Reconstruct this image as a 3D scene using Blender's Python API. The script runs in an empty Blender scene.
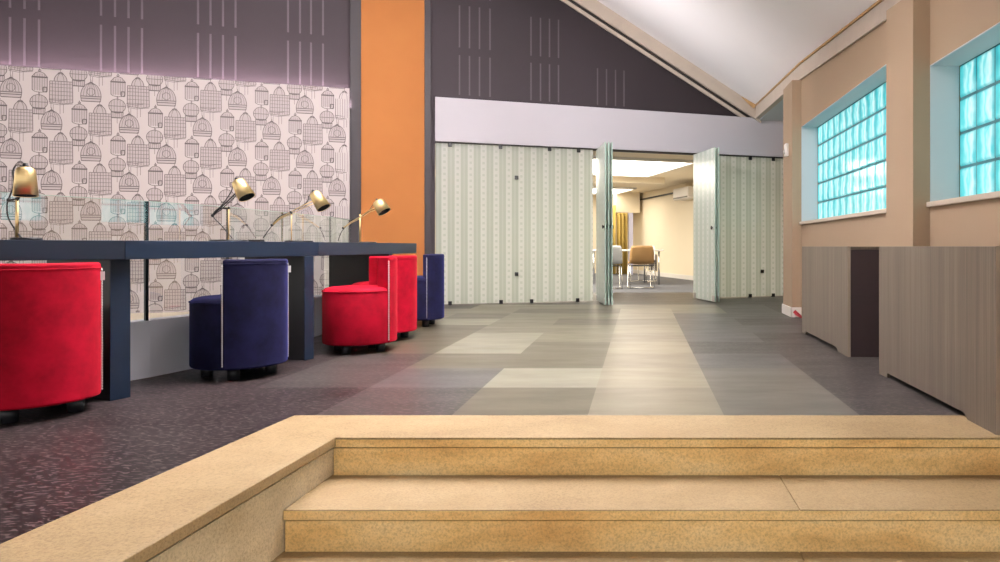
import bpy, bmesh, math, random
from mathutils import Vector, Matrix
random.seed(7)
PI = math.pi
sc = bpy.context.scene
C = sc.collection

# ------------------------------------------------------------------ camera geometry
F, PX, PY, EYE = 690.0, 640.0, 246.5, 0.75      # pixels (frame 1000 x 562), metres
cam_d = bpy.data.cameras.new('camera')
cam_d.sensor_width = 36.0
cam_d.lens = F / 1000.0 * 36.0
cam_d.shift_x = (500.0 - PX) / 1000.0
cam_d.shift_y = -(281.0 - PY) / 1000.0
cam_d.clip_start = 0.05
cam = bpy.data.objects.new('camera', cam_d)
cam.location = (0, 0, EYE)
cam.rotation_euler = (PI / 2, 0, 0)
C.objects.link(cam)
sc.camera = cam

def at(x, y, Y):
    return Vector(((x - PX) / F * Y, Y, EYE + (PY - y) / F * Y))

# ------------------------------------------------------------------ materials
def srgb(r, g, b):
    def f(c):
        c /= 255.0
        return c / 12.92 if c <= 0.04045 else ((c + 0.055) / 1.055) ** 2.4
    return (f(r), f(g), f(b), 1.0)

class NT:
    def __init__(self, name):
        self.m = bpy.data.materials.new(name)
        self.m.use_nodes = True
        self.t = self.m.node_tree
        self.n = self.t.nodes
        self.b = self.n['Principled BSDF']
    def new(self, typ, **kw):
        nd = self.n.new(typ)
        for k, v in kw.items():
            setattr(nd, k, v)
        return nd
    def link(self, a, b):
        self.t.links.new(a, b)
    def put(self, sock, v):
        if hasattr(v, 'is_linked') or isinstance(v, bpy.types.NodeSocket):
            self.link(v, sock)
        else:
            sock.default_value = v
    def math(self, op, a, b=0.0, clamp=False):
        nd = self.new('ShaderNodeMath', operation=op, use_clamp=clamp)
        self.put(nd.inputs[0], a); self.put(nd.inputs[1], b)
        return nd.outputs[0]
    def mix(self, fac, a, b, mode='MIX'):
        nd = self.new('ShaderNodeMix', data_type='RGBA', blend_type=mode)
        self.put(nd.inputs[0], fac); self.put(nd.inputs[6], a); self.put(nd.inputs[7], b)
        return nd.outputs[2]
    def coord(self, which='Object'):
        return self.new('ShaderNodeTexCoord').outputs[which]
    def mapping(self, vec, scale=(1, 1, 1), rot=(0, 0, 0), loc=(0, 0, 0)):
        nd = self.new('ShaderNodeMapping')
        self.link(vec, nd.inputs[0])
        nd.inputs['Scale'].default_value = scale
        nd.inputs['Rotation'].default_value = rot
        nd.inputs['Location'].default_value = loc
        return nd.outputs[0]
    def noise(self, vec, scale, detail=3.0, rough=0.55, out='Fac'):
        nd = self.new('ShaderNodeTexNoise')
        self.link(vec, nd.inputs['Vector'])
        nd.inputs['Scale'].default_value = scale
        nd.inputs['Detail'].default_value = detail
        nd.inputs['Roughness'].default_value = rough
        return nd.outputs[out]
    def ramp(self, fac, stops):
        nd = self.new('ShaderNodeValToRGB')
        self.link(fac, nd.inputs[0])
        el = nd.color_ramp.elements
        while len(el) < len(stops):
            el.new(0.5)
        for e, (p, c) in zip(el, stops):
            e.position = p
            e.color = c if len(c) == 4 else (*c, 1)
        return nd.outputs[0]
    def bump(self, h, strength=0.2, dist=0.01):
        nd = self.new('ShaderNodeBump')
        nd.inputs['Strength'].default_value = strength
        nd.inputs['Distance'].default_value = dist
        self.link(h, nd.inputs['Height'])
        self.link(nd.outputs[0], self.b.inputs['Normal'])
    def base(self, v, rough=0.5, metal=0.0, spec=0.5):
        self.put(self.b.inputs['Base Color'], v)
        self.put(self.b.inputs['Roughness'], rough)
        self.b.inputs['Metallic'].default_value = metal
        self.b.inputs['Specular IOR Level'].default_value = spec

def paint(name, c, rough=0.6, var=0.06, scale=3.0, metal=0.0, spec=0.4, bump=0.0):
    """a plain colour with a slight procedural unevenness"""
    k = NT(name)
    co = k.coord()
    f = k.noise(co, scale, 4)
    dark = tuple(x * (1 - var) for x in c[:3]) + (1,)
    lite = tuple(min(1, x * (1 + var)) for x in c[:3]) + (1,)
    k.base(k.mix(f, dark, lite), rough, metal, spec)
    if bump:
        k.bump(k.noise(co, scale * 30, 3), bump, 0.003)
    return k.m

M = {}
M['plum'] = paint('plum_wall_paint', srgb(43, 35, 39), 0.75, 0.08, 2.0, bump=0.15)
M['column_dark'] = paint('column_dark_paint', srgb(34, 29, 32), 0.6, 0.08, 2.0)
M['slot'] = paint('slot_plaster', srgb(72, 63, 69), 0.7)
M['header'] = paint('header_white', srgb(188, 184, 190), 0.55, 0.02)
M['ceiling'] = paint('ceiling_white', srgb(247, 243, 245), 0.85, 0.02, 1.2)
M['beam'] = paint('beam_taupe', srgb(190, 176, 162), 0.6, 0.12, 5.0)
M['beam_dark'] = paint('beam_shadow_gap', srgb(48, 42, 42), 0.7)
M['gold_edge'] = paint('raw_edge', srgb(176, 142, 98), 0.7, 0.25, 12)
M['tan'] = paint('tan_wall_paint', srgb(157, 135, 111), 0.7, 0.03, 1.5)
M['white'] = paint('white_gloss_paint', srgb(235, 230, 224), 0.4, 0.02)
M['sill'] = paint('sill_paint', srgb(206, 192, 176), 0.5, 0.02)
M['lining'] = paint('recess_light_tint', srgb(196, 202, 206), 0.6, 0.02)  # cool pale colour stands in for window light on tan reveals
M['cream'] = paint('cream_paint', srgb(240, 226, 200), 0.7, 0.02)
M['parapet'] = paint('parapet_white', srgb(236, 236, 246), 0.5, 0.03)
M['black'] = paint('black_plastic', srgb(22, 21, 23), 0.4, 0.1)
M['black_metal'] = paint('black_metal', srgb(30, 28, 28), 0.35, 0.1, metal=0.3)
M['leg_black'] = paint('black_lacquer', srgb(24, 24, 29), 0.35, 0.12)
M['foot'] = paint('dark_foot', srgb(34, 34, 38), 0.4, 0.1)
M['tag'] = paint('white_tag', srgb(235, 235, 235), 0.7, 0.02)
M['red_cord'] = paint('red_rubber', srgb(150, 20, 36), 0.45, 0.1)
M['steel'] = paint('steel', srgb(196, 194, 190), 0.28, 0.05, metal=1.0)
M['chrome'] = paint('chrome', srgb(215, 215, 215), 0.18, 0.03, metal=1.0)
M['grey_carpet'] = paint('grey_carpet', srgb(98, 99, 104), 0.95, 0.2, 30)
M['table_white'] = paint('table_white', srgb(236, 232, 226), 0.4, 0.02)
M['shell_brown'] = paint('shell_brown', srgb(190, 148, 96), 0.45, 0.08, 6)
M['shell_white'] = paint('shell_white', srgb(226, 226, 226), 0.45, 0.03)
M['grille'] = paint('grille_grey', srgb(112, 106, 98), 0.5)
M['mullion_blue'] = paint('pale_blue_frame', srgb(200, 200, 225), 0.5)

def lit(name, c, s):
    k = NT(name)
    k.base(c, 0.5)
    k.b.inputs['Emission Color'].default_value = c
    k.b.inputs['Emission Strength'].default_value = s
    return k.m
M['led'] = lit('led_strip', (1.0, 0.80, 0.90, 1), 260.0)
M['panel_light'] = lit('ceiling_light_panel', (1.0, 0.93, 0.80, 1), 7.0)

# orange fabric
k = NT('orange_fabric'); co = k.coord()
f = k.noise(co, 2.0, 3)
k.base(k.mix(f, srgb(142, 88, 45), srgb(152, 98, 52)), 0.8, 0, 0.2)
k.bump(k.noise(co, 300, 2), 0.2, 0.002)
M['orange'] = k.m

# wallpaper paper / ink
M['paper'] = paint('wallpaper_paper', srgb(184, 175, 174), 0.8, 0.03, 4.0)
M['cage_tint'] = paint('wallpaper_tint', srgb(168, 158, 157), 0.8, 0.08, 30)
M['ink'] = paint('wallpaper_ink', srgb(92, 84, 84), 0.8, 0.1, 20)

# velvet
def velvet(name, c, c2, sheen):
    k = NT(name); co = k.coord()
    f = k.noise(co, 7.0, 4, 0.6)
    k.base(k.mix(k.ramp(f, [(0.35, (0, 0, 0)), (0.65, (1, 1, 1))]), c, c2), 0.8, 0, 0.1)
    k.b.inputs['Sheen Weight'].default_value = 0.4
    k.b.inputs['Sheen Roughness'].default_value = 0.35
    k.b.inputs['Sheen Tint'].default_value = sheen
    k.bump(k.noise(co, 240, 2), 0.12, 0.002)
    return k.m
M['red'] = velvet('red_velvet', srgb(128, 4, 24), srgb(158, 8, 34), srgb(255, 70, 80))
M['navy'] = velvet('navy_velvet', srgb(14, 14, 34), srgb(24, 24, 53), srgb(80, 84, 170))

# desk
k = NT('navy_lacquer'); co = k.coord()
k.base(k.mix(k.noise(co, 6, 4), srgb(20, 28, 42), srgb(27, 37, 54)), 0.34, 0, 0.28)
M['desk'] = k.m
M['desk_side'] = paint('desk_side_black', srgb(30, 28, 30), 0.45, 0.1)

# brass
k = NT('brushed_brass'); co = k.coord()
k.base(k.mix(k.noise(k.mapping(co, (1, 1, 20)), 20, 3), srgb(232, 198, 136), srgb(248, 224, 172)), 0.42, 1.0)
M['brass'] = k.m

# cabinet laminate: fine vertical grain
k = NT('taupe_wood_laminate'); co = k.coord()
g1 = k.noise(k.mapping(co, (90, 90, 1.2)), 1.0, 5, 0.65)
g2 = k.noise(k.mapping(co, (14, 14, 0.6)), 1.0, 3, 0.5)
gg = k.math('ADD', k.math('MULTIPLY', g1, 0.6), k.math('MULTIPLY', g2, 0.4))
k.base(k.ramp(gg, [(0.36, srgb(82, 73, 63)), (0.52, srgb(97, 87, 75)), (0.66, srgb(110, 100, 87))]), 0.5, 0, 0.4)
M['laminate'] = k.m
M['laminate_edge'] = paint('laminate_edge', srgb(150, 138, 124), 0.5)
M['cab_dark'] = paint('cabinet_side_dark', srgb(52, 42, 44), 0.5, 0.15, 4)

# stone of the stairs
def stone(name, a, b, cc):
    k = NT(name); co = k.coord()
    big = k.noise(k.mapping(co, (0.8, 1.2, 3.0)), 2.2, 6, 0.6)
    sp = k.noise(co, 120, 3, 0.75)
    col = k.ramp(big, [(0.28, a), (0.5, b), (0.75, cc)])
    spk = k.ramp(sp, [(0.34, (0.42, 0.38, 0.34)), (0.5, (1, 1, 1)), (0.66, (1.3, 1.3, 1.26))])
    k.base(k.mix(0.42, col, spk, 'MULTIPLY'), 0.62, 0, 0.35)
    k.bump(sp, 0.25, 0.004)
    return k.m
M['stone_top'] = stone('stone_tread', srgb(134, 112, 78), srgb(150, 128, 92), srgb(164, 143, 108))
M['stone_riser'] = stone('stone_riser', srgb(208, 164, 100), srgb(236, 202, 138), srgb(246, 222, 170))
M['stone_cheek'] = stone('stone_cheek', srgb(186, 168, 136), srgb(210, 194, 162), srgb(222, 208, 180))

# floor: dark vinyl tiles with small pale dashes and tiles of differing tone, some paler for a painted reflection
k = NT('vinyl_tile_floor'); co = k.coord()
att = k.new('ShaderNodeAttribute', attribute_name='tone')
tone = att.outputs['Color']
wob = k.noise(co, 14, 2, 0.5, 'Color')
vv = k.new('ShaderNodeVectorMath', operation='MULTIPLY_ADD')
k.link(wob, vv.inputs[0]); vv.inputs[1].default_value = (0.05, 0.05, 0); k.link(co, vv.inputs[2])
d1 = k.noise(k.mapping(vv.outputs[0], (34, 92, 1), (0, 0, 0.35)), 1.0, 1.5, 0.4)
dash = k.ramp(d1, [(0.55, (0, 0, 0)), (0.62, (1, 1, 1))])
cloud = k.noise(k.mapping(co, (2.0, 6.0, 1)), 1.0, 5, 0.6)
base = k.mix(k.math('MULTIPLY', cloud, 0.5), tone, (0.02, 0.018, 0.018, 1))
dcol = k.mix(1.0, base, (0.095, 0.073, 0.07, 1), 'ADD')
sep = k.new('ShaderNodeSeparateColor'); k.link(tone, sep.inputs[0])
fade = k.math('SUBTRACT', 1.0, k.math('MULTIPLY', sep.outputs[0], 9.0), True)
k.put(k.b.inputs['Base Color'], (0, 0, 0, 1))
k.base(k.mix(k.math('MULTIPLY', dash, fade), base, dcol), k.math('ADD', 0.26, k.math('MULTIPLY', cloud, 0.16)), 0, 0.27)
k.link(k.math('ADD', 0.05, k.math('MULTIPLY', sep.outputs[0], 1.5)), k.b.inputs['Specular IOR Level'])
k.bump(d1, 0.06, 0.002)
M['floor'] = k.m

# clear glass of the balustrade
k = NT('clear_glass')
n = k.n; n.remove(k.b)
out = n['Material Output']
tr = k.new('ShaderNodeBsdfTransparent'); tr.inputs[0].default_value = (0.93, 0.965, 0.95, 1)
gl = k.new('ShaderNodeBsdfGlossy'); gl.inputs['Roughness'].default_value = 0.02
fr = k.new('ShaderNodeFresnel'); fr.inputs[0].default_value = 1.52
mx = k.new('ShaderNodeMixShader')
k.link(k.math('ADD', k.math('MULTIPLY', fr.outputs[0], 2.2), 0.14, True), mx.inputs[0])
k.link(tr.outputs[0], mx.inputs[1]); k.link(gl.outputs[0], mx.inputs[2]); k.link(mx.outputs[0], out.inputs[0])
M['glass'] = k.m
k = NT('glass_edge')
k.base(srgb(168, 194, 180), 0.3); M['glass_edge'] = k.m
k = NT('glass_edge_dark')
k.base(srgb(28, 36, 40), 0.25); M['joint'] = k.m

# frosted partition glass: pale bands with a column of small squares in each (UV in metres)
def frosted(name, tint, band_c, square_c, trans):
    k = NT(name)
    uv = k.new('ShaderNodeUVMap').outputs[0]
    s = k.new('ShaderNodeSeparateXYZ'); k.link(uv, s.inputs[0])
    per, sq = 0.163, 0.078
    fx = k.math('FRACT', k.math('DIVIDE', s.outputs[0], per))
    dx = k.math('ABSOLUTE', k.math('SUBTRACT', fx, 0.5))
    band = k.math('LESS_THAN', dx, 0.235)
    fz = k.math('FRACT', k.math('DIVIDE', s.outputs[1], sq))
    dz = k.math('ABSOLUTE', k.math('SUBTRACT', fz, 0.5))
    sqm = k.math('MULTIPLY', k.math('LESS_THAN', dx, 0.095), k.math('LESS_THAN', dz, 0.2))
    thin = k.math('MULTIPLY', k.math('GREATER_THAN', dx, 0.43), 0.35)
    col = k.mix(band, tint, band_c)
    col = k.mix(thin, col, band_c)
    col = k.mix(sqm, col, square_c)
    k.base(col, 0.24, 0, 0.8)
    n = k.n
    out = n['Material Output']
    tl = k.new('ShaderNodeBsdfTranslucent'); k.link(col, tl.inputs[0])
    mx = k.new('ShaderNodeMixShader'); mx.inputs[0].default_value = trans
    k.link(k.b.outputs[0], mx.inputs[1]); k.link(tl.outputs[0], mx.inputs[2])
    tp = k.new('ShaderNodeBsdfTransparent'); tp.inputs[0].default_value = (0.85, 0.9, 0.86, 1)
    mx2 = k.new('ShaderNodeMixShader')
    k.link(k.math('SUBTRACT', 0.07, k.math('MULTIPLY', band, 0.05)), mx2.inputs[0])
    k.link(mx.outputs[0], mx2.inputs[1]); k.link(tp.outputs[0], mx2.inputs[2])
    k.link(mx2.outputs[0], out.inputs[0])
    return k.m
M['frost'] = frosted('frosted_glass', srgb(214, 219, 208), srgb(238, 239, 234), srgb(220, 224, 216), 0.56)
M['frost_door'] = frosted('frosted_door_glass', srgb(222, 234, 224), srgb(238, 244, 238), srgb(222, 232, 222), 0.22)

# glass blocks lit by daylight: each block has its own UV square
k = NT('glass_block')
uv = k.new('ShaderNodeUVMap').outputs[0]
s = k.new('ShaderNodeSeparateXYZ'); k.link(uv, s.inputs[0])
fx = k.math('FRACT', s.outputs[0]); fy = k.math('FRACT', s.outputs[1])
wv = k.noise(k.mapping(uv, (2.2, 1.3, 1)), 1.0, 2)
xx = k.math('ADD', fx, k.math('MULTIPLY', k.math('SUBTRACT', wv, 0.5), 0.75))
col = k.ramp(xx, [(0.0, srgb(20, 150, 166)), (0.25, srgb(60, 196, 204)), (0.48, srgb(190, 244, 244)), (0.6, srgb(104, 214, 220)), (0.78, srgb(222, 250, 250)), (1.0, srgb(64, 192, 202))])
ex = k.math('MINIMUM', k.math('MINIMUM', fx, k.math('SUBTRACT', 1.0, fx)), k.math('MINIMUM', fy, k.math('SUBTRACT', 1.0, fy)))
edge = k.math('MULTIPLY', ex, 7.0, True)
col = k.mix(edge, srgb(30, 150, 164), col)
k.base((0.1, 0.3, 0.3, 1), 0.12)
k.link(col, k.b.inputs['Emission Color'])
k.b.inputs['Emission Strength'].default_value = 0.85
M['block'] = k.m
M['grout'] = paint('block_grout', srgb(70, 120, 126), 0.7)

# curtain
k = NT('olive_curtain'); co = k.coord()
k.base(k.mix(k.noise(k.mapping(co, (18, 18, 0.3)), 1.0, 2), srgb(120, 92, 30), srgb(214, 186, 104)), 0.85)
M['curtain'] = k.m

# ------------------------------------------------------------------ mesh builder
class MB:
    def __init__(self):
        self.v, self.f, self.mi, self.sm, self.uv = [], [], [], [], {}
        self.M = Matrix.Identity(4)
    def face(self, idx, mi=0, smooth=False):
        self.f.append(tuple(idx)); self.mi.append(mi); self.sm.append(smooth)
    def add(self, pts):
        n = len(self.v)
        self.v += [self.M @ Vector(p) for p in pts]
        return n
    def quad(self, a, b, c, d, mi=0):
        n = self.add([a, b, c, d]); self.face((n, n + 1, n + 2, n + 3), mi)
    def poly(self, pts, mi=0):
        n = self.add(pts); self.face(range(n, n + len(pts)), mi)
    def box(self, x0, x1, y0, y1, z0, z1, mi=0):
        n = self.add([(x, y, z) for z in (z0, z1) for x, y in ((x0, y0), (x1, y0), (x1, y1), (x0, y1))])
        for q in ((3, 2, 1, 0), (4, 5, 6, 7), (0, 1, 5, 4), (1, 2, 6, 5), (2, 3, 7, 6), (3, 0, 4, 7)):
            self.face([n + i for i in q], mi)
        return self
    def prism(self, poly, z0, z1, mi=0, smooth=False):
        """plan polygon (x, y), counter-clockwise, extruded in z"""
        m = len(poly)
        a = self.add([(x, y, z0) for x, y in poly]); b = self.add([(x, y, z1) for x, y in poly])
        self.face([a + i for i in reversed(range(m))], mi); self.face([b + i for i in range(m)], mi)
        for i in range(m):
            j = (i + 1) % m
            self.face((a + i, a + j, b + j, b + i), mi, smooth)
        return self
    def extrude(self, poly3, d, mi=0):
        """polygon of 3-D points extruded along vector d"""
        m = len(poly3); d = Vector(d)
        a = self.add(poly3); b = self.add([Vector(p) + d for p in poly3])
        self.face([a + i for i in range(m)], mi); self.face([b + i for i in reversed(range(m))], mi)
        for i in range(m):
            j = (i + 1) % m
            self.face((a + j, a + i, b + i, b + j), mi)
        return self
    def tube(self, path, r, seg=10, mi=0, caps=True):
        path = [Vector(p) for p in path]
        rr = r if isinstance(r, (list, tuple)) else [r] * len(path)
        rings = []
        up = None
        for i, p in enumerate(path):
            t = (path[min(i + 1, len(path) - 1)] - path[max(i - 1, 0)]).normalized()
            if up is None:
                up = t.orthogonal().normalized()
            up = (up - t * up.dot(t)).normalized()
            w = t.cross(up)
            rings.append(self.add([p + (up * math.cos(2 * PI * k / seg) + w * math.sin(2 * PI * k / seg)) * rr[i] for k in range(seg)]))
        for a, b in zip(rings, rings[1:]):
            for k in range(seg):
                l = (k + 1) % seg
                self.face((a + k, a + l, b + l, b + k), mi, True)
        if caps:
            self.face([rings[0] + k for k in reversed(range(seg))], mi)
            self.face([rings[-1] + k for k in range(seg)], mi)
        return self
    def lathe(self, origin, axis, prof, seg=28, mi=0):
        """prof: list of (distance along axis, radius)"""
        o, a = Vector(origin), Vector(axis).normalized()
        u = a.orthogonal().normalized(); w = a.cross(u)
        rings = []
        for d, r in prof:
            if r < 1e-6:
                rings.append((self.add([o + a * d]), True))
            else:
                rings.append((self.add([o + a * d + (u * math.cos(2 * PI * k / seg) + w * math.sin(2 * PI * k / seg)) * r for k in range(seg)]), False))
        for (p, ps), (q, qs) in zip(rings, rings[1:]):
            for k in range(seg):
                l = (k + 1) % seg
                if ps and qs: continue
                if ps: self.face((p, q + l, q + k), mi, True)
                elif qs: self.face((p + k, p + l, q), mi, True)
                else: self.face((p + k, p + l, q + l, q + k), mi, True)
        return self
    def ball(self, c, r, mi=0, seg=10):
        pr = [(-r * math.cos(PI * i / 6), r * math.sin(PI * i / 6)) for i in range(7)]
        pr[0] = (-r, 0); pr[-1] = (r, 0)
        return self.lathe(c, (0, 0, 1), pr, seg, mi)
    def build(self, name, mats, parent=None, bevel=0.0, seg=2, origin=None, uvf=None, matrix=None):
        me = bpy.data.meshes.new(name)
        vs = self.v
        if origin is not None:
            o = Vector(origin); vs = [p - o for p in vs]
        me.from_pydata([tuple(p) for p in vs], [], self.f)
        mats = mats if isinstance(mats, (list, tuple)) else [mats]
        for m in mats:
            me.materials.append(M[m] if isinstance(m, str) else m)
        for p, mi, s in zip(me.polygons, self.mi, self.sm):
            p.material_index = mi; p.use_smooth = s
        if uvf:
            ul = me.uv_layers.new(name='UVMap')
            for p in me.polygons:
                for li in p.loop_indices:
                    ul.data[li].uv = uvf(self.v[me.loops[li].vertex_index], p)
        bm = bmesh.new(); bm.from_mesh(me)
        bmesh.ops.recalc_face_normals(bm, faces=bm.faces)
        bm.to_mesh(me); bm.free()
        me.update()
        ob = bpy.data.objects.new(name, me)
        C.objects.link(ob)
        if origin is not None: ob.location = origin
        if matrix is not None: ob.matrix_world = matrix
        if parent: ob.parent = parent
        if bevel:
            bv = ob.modifiers.new('bevel', 'BEVEL')
            bv.width = bevel; bv.segments = seg; bv.limit_method = 'ANGLE'; bv.angle_limit = math.radians(40)
            for p in me.polygons: p.use_smooth = True
            wn = ob.modifiers.new('wn', 'WEIGHTED_NORMAL'); wn.keep_sharp = True
        return ob

def thing(name, label, cat, loc=(0, 0, 0), rz=0.0, group=None):
    o = bpy.data.objects.new(name, None)
    o.empty_display_size = 0.1
    o.location = loc; o.rotation_euler = (0, 0, rz)
    C.objects.link(o)
    return tag(o, label, cat, group)
def tag(o, label, cat, group=None):
    o['label'] = label; o['category'] = cat
    if group: o['group'] = group
    return o
def struct(o, label=None, cat=None):
    o['kind'] = 'structure'
    if label: o['label'] = label
    if cat: o['category'] = cat
    return o
def copy_thing(root, loc, rz, label):
    """a copy of a thing with copies of its parts"""
    r = root.copy(); C.objects.link(r)
    r.location = loc; r.rotation_euler = (0, 0, rz); r['label'] = label
    for ch in root.children:
        c = ch.copy(); C.objects.link(c); c.parent = r
        for g in ch.children:
            d = g.copy(); C.objects.link(d); d.parent = c
    return r

# ------------------------------------------------------------------ the back wall's own frame: u along it, v into the room behind, z up
ANG = math.radians(18.4)
UC, US = math.cos(ANG), math.sin(ANG)
P0 = Vector((-6.83, 7.37, 0))
MW = Matrix.Translation(P0) @ Matrix.Rotation(ANG, 4, 'Z')
def u_of(x, v=0.0):
    q = (x - PX) / F
    # point = P0 + u*(UC,US) + v*(-US,UC)
    x0, y0 = P0.x - v * US, P0.y + v * UC
    return (q * y0 - x0) / (UC - q * US)
def z_of(x, y, v=0.0):
    p = MW @ Vector((u_of(x, v), v, 0))
    return EYE + (PY - y) / F * p.y
def wmb():
    m = MB(); m.M = MW.copy(); return m

# ================================================================== SETTING
# --- floor (upper level), own tile tones plus the glass wall's painted reflection
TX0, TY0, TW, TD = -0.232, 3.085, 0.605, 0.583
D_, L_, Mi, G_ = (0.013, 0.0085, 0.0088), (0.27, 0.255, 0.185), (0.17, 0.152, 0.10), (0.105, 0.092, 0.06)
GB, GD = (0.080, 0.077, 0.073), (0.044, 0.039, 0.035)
BL = (0.245, 0.212, 0.145)  # reflection of the bright partition painted into the centre column
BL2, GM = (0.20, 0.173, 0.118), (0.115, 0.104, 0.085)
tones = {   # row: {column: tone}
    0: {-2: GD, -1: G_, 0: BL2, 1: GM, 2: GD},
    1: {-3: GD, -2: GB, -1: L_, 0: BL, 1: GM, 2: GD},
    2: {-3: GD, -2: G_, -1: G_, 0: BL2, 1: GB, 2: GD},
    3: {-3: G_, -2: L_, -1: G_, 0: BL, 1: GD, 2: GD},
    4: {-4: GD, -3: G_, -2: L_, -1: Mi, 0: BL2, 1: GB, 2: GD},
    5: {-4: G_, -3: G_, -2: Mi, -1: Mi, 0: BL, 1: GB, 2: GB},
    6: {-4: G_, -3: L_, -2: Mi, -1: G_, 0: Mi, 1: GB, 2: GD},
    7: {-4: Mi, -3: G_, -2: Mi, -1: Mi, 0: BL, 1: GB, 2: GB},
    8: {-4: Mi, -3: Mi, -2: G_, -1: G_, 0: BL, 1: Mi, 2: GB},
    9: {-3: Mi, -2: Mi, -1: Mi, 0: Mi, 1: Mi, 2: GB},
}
fm = bpy.data.meshes.new('floor')
bm = bmesh.new()
cl = bm.loops.layers.float_color.new('tone')
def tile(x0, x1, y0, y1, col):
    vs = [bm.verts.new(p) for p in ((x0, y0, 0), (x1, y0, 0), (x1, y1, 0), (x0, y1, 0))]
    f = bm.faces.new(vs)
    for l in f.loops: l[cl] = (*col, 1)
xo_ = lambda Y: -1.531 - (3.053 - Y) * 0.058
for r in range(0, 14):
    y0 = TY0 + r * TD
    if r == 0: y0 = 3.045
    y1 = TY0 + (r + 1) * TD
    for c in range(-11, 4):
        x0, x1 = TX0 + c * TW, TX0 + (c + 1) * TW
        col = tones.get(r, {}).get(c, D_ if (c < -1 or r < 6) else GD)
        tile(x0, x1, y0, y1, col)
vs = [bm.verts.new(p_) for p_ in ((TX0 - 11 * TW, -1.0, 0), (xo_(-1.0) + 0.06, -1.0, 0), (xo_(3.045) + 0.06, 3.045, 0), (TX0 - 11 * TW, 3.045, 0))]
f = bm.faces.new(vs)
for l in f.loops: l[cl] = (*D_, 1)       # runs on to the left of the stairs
bm.to_mesh(fm); bm.free()
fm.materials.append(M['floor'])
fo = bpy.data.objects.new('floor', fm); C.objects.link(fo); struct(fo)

# --- stairs: coping round the opening, treads and risers
def xo(Y): return -1.531 - (3.053 - Y) * 0.058      # outer edge of left coping
def xi(Y): return -1.189 - (2.695 - Y) * 0.037      # inner edge
YB, YF = 3.053, 2.695
RX = 2.6
m = MB()
m.prism([(xo(YB), YB), (xo(-0.6), -0.6), (xi(-0.6), -0.6), (xi(YF), YF), (RX, YF), (RX, YB)][::-1], -0.033, 0.004)
struct(m.build('trim_1', 'stone_top', bevel=0.004))
m = MB()     # cheek wall under the coping
m.prism([(xi(YF) - 0.012, YF + 0.2), (xi(-0.6) - 0.012, -0.6), (xi(-0.6) - 0.2, -0.6), (xi(YF) - 0.2, YF + 0.2)][::-1], -1.1, -0.045)
m.prism([(xi(YF) - 0.03, YF + 0.2), (xi(-0.6) - 0.03, -0.6), (xi(-0.6) - 0.2, -0.6), (xi(YF) - 0.2, YF + 0.2)][::-1], -0.045, -0.033, 1)
struct(m.build('wall_stair', ['stone_cheek', 'beam_dark']))
RISE, RUN, NOSE = 0.147, 0.345, 0.034
for i in range(3):
    zt = -RISE * i
    yf = YF - RUN * i
    m = MB()
    if i:
        xl = xi(yf) - 0.012
        j = 0.545                                    # joint between the two slabs
        xr = RX
        m.box(xl, j - 0.0006, yf, yf + RUN + 0.06, zt - NOSE, zt, 0)
        m.box(j + 0.0006, xr, yf, yf + RUN + 0.06, zt - NOSE, zt, 0)
        st = m.build('step', ['stone_top'], bevel=0.004); struct(st)
    m = MB()
    xl = xi(yf) - 0.012
    m.box(xl, RX, yf + 0.0105, yf + 0.04, zt - RISE - 0.02, zt - NOSE - 0.007, 0)
    m.box(xl, RX, yf + 0.02, yf + 0.04, zt - NOSE - 0.008, zt - NOSE + 0.001, 1)
    # front band of the nosing
    m.box(xl, RX, yf - 0.0015, yf + 0.01, zt - NOSE, zt - 0.004, 0)
    struct(m.build('step_riser', ['stone_riser', 'beam_dark']))
m = MB(); m.box(-3, RX, -2.0, YF - 2 * RUN + 0.3, -0.56, -0.441)
struct(m.build('floor_lower', 'stone_top'))

# --- back wall: plum above, with grooves; white header box
uL, uCol0, uCol1 = -2.6, u_of(350), u_of(435)
uR = u_of(783) + 1.6
HB, HT = 2.085, 2.645
m = wmb()
m.box(uL, uCol1, 0.0, 0.12, 0.0, 7.5, 0)
m.box(uCol1, u_of(783) + 0.6, 0.0, 0.12, HT - 0.2, 7.5, 0)
zs = [(2.70, 3.21), (3.31, 3.85), (3.95, 4.5)]
for grp, rows in (((-4, 10, 24.5, 39), zs), ((101, 115, 128.5, 142), zs), ((198, 210.5, 223, 235.5), zs), ((288, 300, 311, 323), zs),
                  ((459.5, 469.5, 479.5, 490), zs), ((531, 540.5, 549.5, 558.5), [(2.69, 3.19), (3.285, 3.80)]), ((597.5, 606.5, 615.5, 624), [(2.69, 3.19)])):
    for x in grp:
        u = u_of(x)
        for z0, z1 in rows:
            m.box(u - 0.010, u + 0.010, -0.0025, 0.01, z0, z1, 1)
struct(m.build('wall_back', ['plum', 'slot']))
m = wmb(); m.box(uCol1, uR, -0.05, 0.2, HB, HT)
struct(m.build('trim_2', 'header', bevel=0.004))
m = wmb(); m.box(uCol1, uR, -0.03, 0.1, HB - 0.012, HB)       # dark track under the header
struct(m.build('trim_3', 'beam_dark'))

# --- orange column between two plum edges
PR = 0.10
m = wmb()
ua, ub = u_of(361, -PR), u_of(424.5, -PR)
uc, ud = u_of(350, -PR), u_of(431, -PR)
m.box(uc, ua, -PR, 0.0, 0.0, 7.4, 0); m.box(ub, ud, -PR, 0.0, 0.0, 7.4, 0)
struct(m.build('column', 'column_dark', bevel=0.004))
m = wmb(); m.box(ua + 0.001, ub - 0.001, -PR + 0.012, -0.001, 0.0, 7.4)
struct(m.build('trim_4', 'orange'))

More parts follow.
